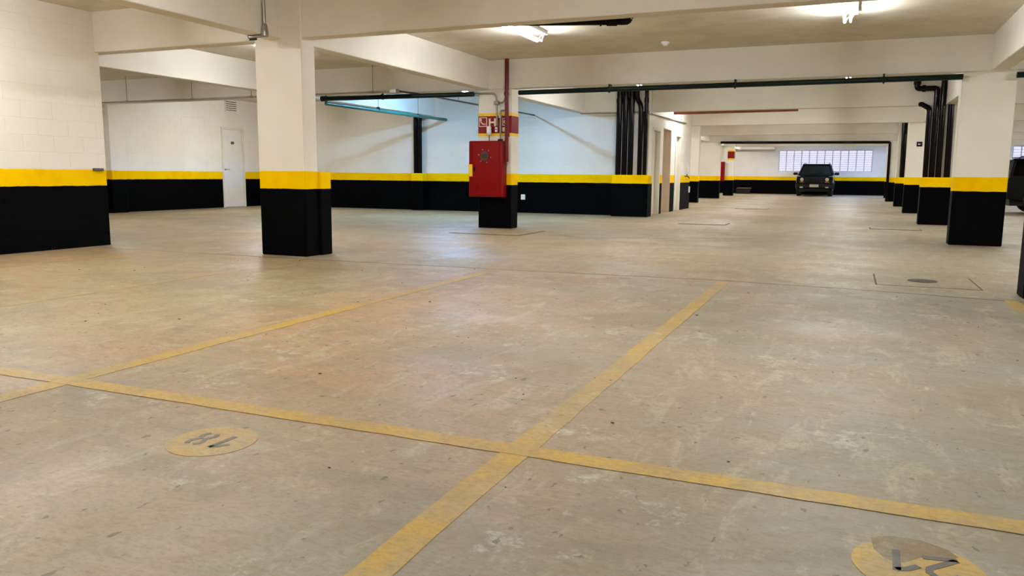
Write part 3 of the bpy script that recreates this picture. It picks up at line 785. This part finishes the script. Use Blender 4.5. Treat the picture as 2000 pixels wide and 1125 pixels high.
# floor covers
dc = thing('drain_cover', 'square concrete drain cover with an oval slotted grate in the floor', 'drain cover', (.69, 8.19, 0))
MB().box(.285, 1.10, 7.765, 8.61, .0005, .003).build('slab', 'cover', dc)
eg = MB()
for a in ((.27, .285, 7.75, 8.625), (1.10, 1.115, 7.75, 8.625), (.285, 1.10, 8.61, 8.622), (.285, 1.10, 7.753, 7.762)): eg.box(a[0], a[1], a[2], a[3], .0003, .0012)
eg.build('joint', 'gap', dc)
def ell(cx, cy, rx, ry, n=28): return [(cx+rx*math.cos(2*math.pi*k/n), cy+ry*math.sin(2*math.pi*k/n)) for k in range(n)]
gr = MB().prism(ell(.68, 8.20, .125, .125), 2, .003, .007).build('grate', 'iron', dc)
for k in range(6): MB().chbox(.595+k*.030, .613+k*.030, 8.13, 8.27, .0065, .0082, .0006).build('slot', 'dark', gr)
def manhole(x0, x1, y0, y1, label):
    r = thing('floor_hatch', label, 'hatch', ((x0+x1)/2, (y0+y1)/2, 0))
    MB().box(x0, x1, y0, y1, .0005, .010).build('slab', 'cover', r)
    e = MB(); w = .025
    for a in ((x0-w, x0, y0-w, y1+w), (x1, x1+w, y0-w, y1+w), (x0, x1, y0-w, y0), (x0, x1, y1, y1+w)): e.box(a[0], a[1], a[2], a[3], .0003, .004)
    e.build('rim', 'iron', r)
manhole(-3.10, -2.22, 15.95, 16.65, 'square floor hatch in the aisle before the service doors')
manhole(-3.08, -2.20, 24.4, 25.1, 'square floor hatch farther down the aisle')
manhole(-5.95, -4.75, 11.5, 12.6, 'square floor hatch at the foot of the hydrant column')
manhole(.42, 1.25, 16.2, 16.7, 'square floor hatch beside the aisle column')
ch = MB()
for k in range(120):
    x, y = random.uniform(-7, 3), random.uniform(1.3, 7.6); s = random.choice((.002, .003, .003, .004, .007))
    a = random.uniform(0, 6.3); P = []
    for q in range(6):
        b = a+q*math.pi/3; rr = s*random.uniform(.5, 1.2); P.append((x+rr*1.5*math.cos(b), y+rr*math.sin(b)))
    ch.prism(P, 2, .0005, .002+s*.25)
tag(ch.build('floor_debris', 'iron'), 'scattered dark grit and leaf crumbs on the concrete', 'debris', kind='stuff')

# low timber bench at the end wall
bn = thing('timber_pallet', 'low dark box with a pale plank top by the end wall', 'box', (-5.5, 46.3, 0))
MB().chbox(-5.85, -5.12, 46.0, 46.6, .0, .30, .01).build('body', 'dark', bn)
for k in range(4): MB().chbox(-5.80, -5.05, 45.95+k*.17, 46.10+k*.17, .30, .335, .006).build('plank', 'crate', bn)

# ================================================================== CARS
def make_car(name, label, loc, rz, paint_mat, glass='carglass', zs=1.0):
    root = bpy.data.objects.new(name, None); COL.objects.link(root); ROOT[root.name] = Vector((0, 0, 0))
    tag(root, label, 'car')
    W = .86; fa, ra, R = .86, 3.36, .41
    def arch(c):
        return [(c-R*math.cos(math.pi*k/10), .36+R*math.sin(math.pi*k/10)) for k in range(11)]
    prof = [(.06, .40), (fa-R, .36)] + arch(fa)[1:] + [(ra-R, .34)] + arch(ra)[1:] + [(4.18, .44), (4.22, .95), (4.16, 1.12), (1.30, 1.10), (1.12, 1.075), (.28, 1.01), (.08, .97), (.04, .86)]
    body = MB().prism(prof, 0, -W, W).build('body', paint_mat, root)
    bv = body.modifiers.new('edge', 'BEVEL'); bv.width = .035; bv.segments = 3; bv.limit_method = 'ANGLE'; bv.angle_limit = math.radians(50)
    box(-.70, .70, .2, 4.1, .24, .44).build('underbody', 'dark', root)
    # hood bulge and cowl
    MB().prism([(.16, .99), (1.18, 1.06), (1.18, 1.115), (.22, 1.045)], 0, -.66, .66).build('hood', paint_mat, body)
    # greenhouse: pillars, roof, glass
    b = [(-.80, 1.22), (.80, 1.22), (.80, 4.14), (-.80, 4.14)]; t = [(-.64, 1.86), (.64, 1.86), (.64, 4.04), (-.64, 4.04)]; zb, zt = 1.09, 1.57
    def lerp(a, c, k): return tuple(a[i]+(c[i]-a[i])*k for i in range(3))
    B = [(x, y, zb) for x, y in b]; T = [(x, y, zt) for x, y in t]
    for i in range(4): MB().sweep([B[i], T[i]], .045, 8).build('pillar', paint_mat, root, smooth=True)
    for s, yb_, yt_ in ((-1, 2.35, 2.42), (1, 2.35, 2.42), (-1, 3.25, 3.22), (1, 3.25, 3.22)): MB().sweep([(s*.80, yb_, zb), (s*.64, yt_, zt)], .04, 8).build('pillar', paint_mat, root, smooth=True)
    MB().chbox(-.69, .69, 1.84, 4.10, zt-.02, 1.635, .035).build('roof', paint_mat, root)
    def quad(n, a, c, d, e, off):
        off = Vector(off); v = [Vector(p) for p in (a, c, d, e)]
        MB().add([*v, *[p+off for p in v]], [(0, 1, 2, 3), (4, 5, 6, 7), (0, 1, 5, 4), (1, 2, 6, 5), (2, 3, 7, 6), (3, 0, 4, 7)]).build(n, glass, root)
    quad('windshield', B[0], B[1], T[1], T[0], (0, .006, 0)); quad('rear_window', B[2], B[3], T[3], T[2], (0, -.006, 0))
    for s in (-1, 1):
        for (y0, y1, q0, q1) in ((1.24, 2.35, 1.88, 2.42), (2.35, 3.25, 2.42, 3.22), (3.25, 4.12, 3.22, 4.02)):
            quad('side_window', (s*.80, y0, zb), (s*.80, y1, zb), (s*.64, q1, zt), (s*.64, q0, zt), (-s*.006, 0, 0))
        rl = MB().sweep(rounded([(s*.60, 2.0, 1.63), (s*.60, 2.05, 1.69), (s*.60, 3.9, 1.69), (s*.60, 3.95, 1.63)], .03), .014, 8); rl.build('roof_rail', 'dark', root)
        mr = MB().chbox(s*1.0-.11, s*1.0+.11, 1.52, 1.62, 1.06, 1.20, .025).build('mirror', 'dark', root)
        MB().cyl((s*.80, 1.57, 1.08), (s*.92, 1.57, 1.12), .02, 8).build('mirror_arm', 'dark', mr)
        MB().cyl((s*.59, .045, .84), (s*.59, .015, .84), .085, 20).build('headlamp', 'lamp_glass', root, smooth=True)
        MB().chbox(s*.59-.10, s*.59+.10, .025, .05, .69, .74, .006).build('indicator', 'amber', root)
        MB().chbox(s*.83-.03, s*.83+.03, .05, .22, .66, .80, .008).build('side_marker', 'amber', root)
        MB().chbox(s*.60-.075, s*.60+.075, -.075, -.05, .42, .48, .01).build('fog_lamp', 'lamp_glass', root)
        MB().chbox(s*.52-.20, s*.52+.20, 2.05, 2.22, .95, 1.50 if s > 0 else 1.50, .05).build('seat', 'seat', root)
        MB().chbox(s*.74-.08, s*.74+.08, 4.20, 4.235, .72, 1.02, .01).build('tail_lamp', 'redband', root)
        for c in (fa, ra):
            fl = MB(); P = [(c-(R+.05)*math.cos(math.pi*k/12), .36+(R+.05)*math.sin(math.pi*k/12)) for k in range(13)]; Q = [(c-(R-.01)*math.cos(math.pi*k/12), .36+(R-.01)*math.sin(math.pi*k/12)) for k in range(13)]
            for k in range(12): fl.prism([P[k], P[k+1], Q[k+1], Q[k]], 0, s*.86, s*.90)
            fl.build('wheel_arch', 'dark', root)
            w = MB().sweep([(s*.63, c, .345), (s*.65, c, .345), (s*.83, c, .345), (s*.85, c, .345)], [.31, .345, .345, .31], 28).build('wheel', 'rubber', root, smooth=True)
            MB().sweep([(s*.84, c, .345), (s*.856, c, .345), (s*.850, c, .345)], [.215, .20, .06], 24).build('rim', 'steel', w, smooth=True)
    g_ = MB().chbox(-.44, .44, .02, .05, .70, .95, .008).build('grille', 'dark', root)
    for k in range(8):
        x = -.385+k*.11; MB().chbox(x-.018, x+.018, .008, .03, .72, .93, .004).build('grille_bar', paint_mat, g_)
    bp = MB().chbox(-.88, .88, -.06, .10, .42, .60, .03).build('front_bumper', 'dark', root)
    MB().chbox(-.84, .84, 4.15, 4.30, .44, .60, .03).build('rear_bumper', 'dark', root)
    pl = MB().chbox(-.21, .21, -.078, -.062, .46, .60, .004).build('number_plate', 'plate', bp)
    root.location = loc; root.rotation_euler = (0, 0, rz); root.scale = (1, 1, zs)
    return root
make_car('parked_car', 'dark green boxy four wheel drive parked facing out below the louvred window', (-1.63, 42.62, 0), 0, 'car')
make_car('parked_car', 'black vehicle half hidden behind the large aisle column', (8.15, 26.0, 0), math.pi/2, 'car2', 'limoglass', .92)
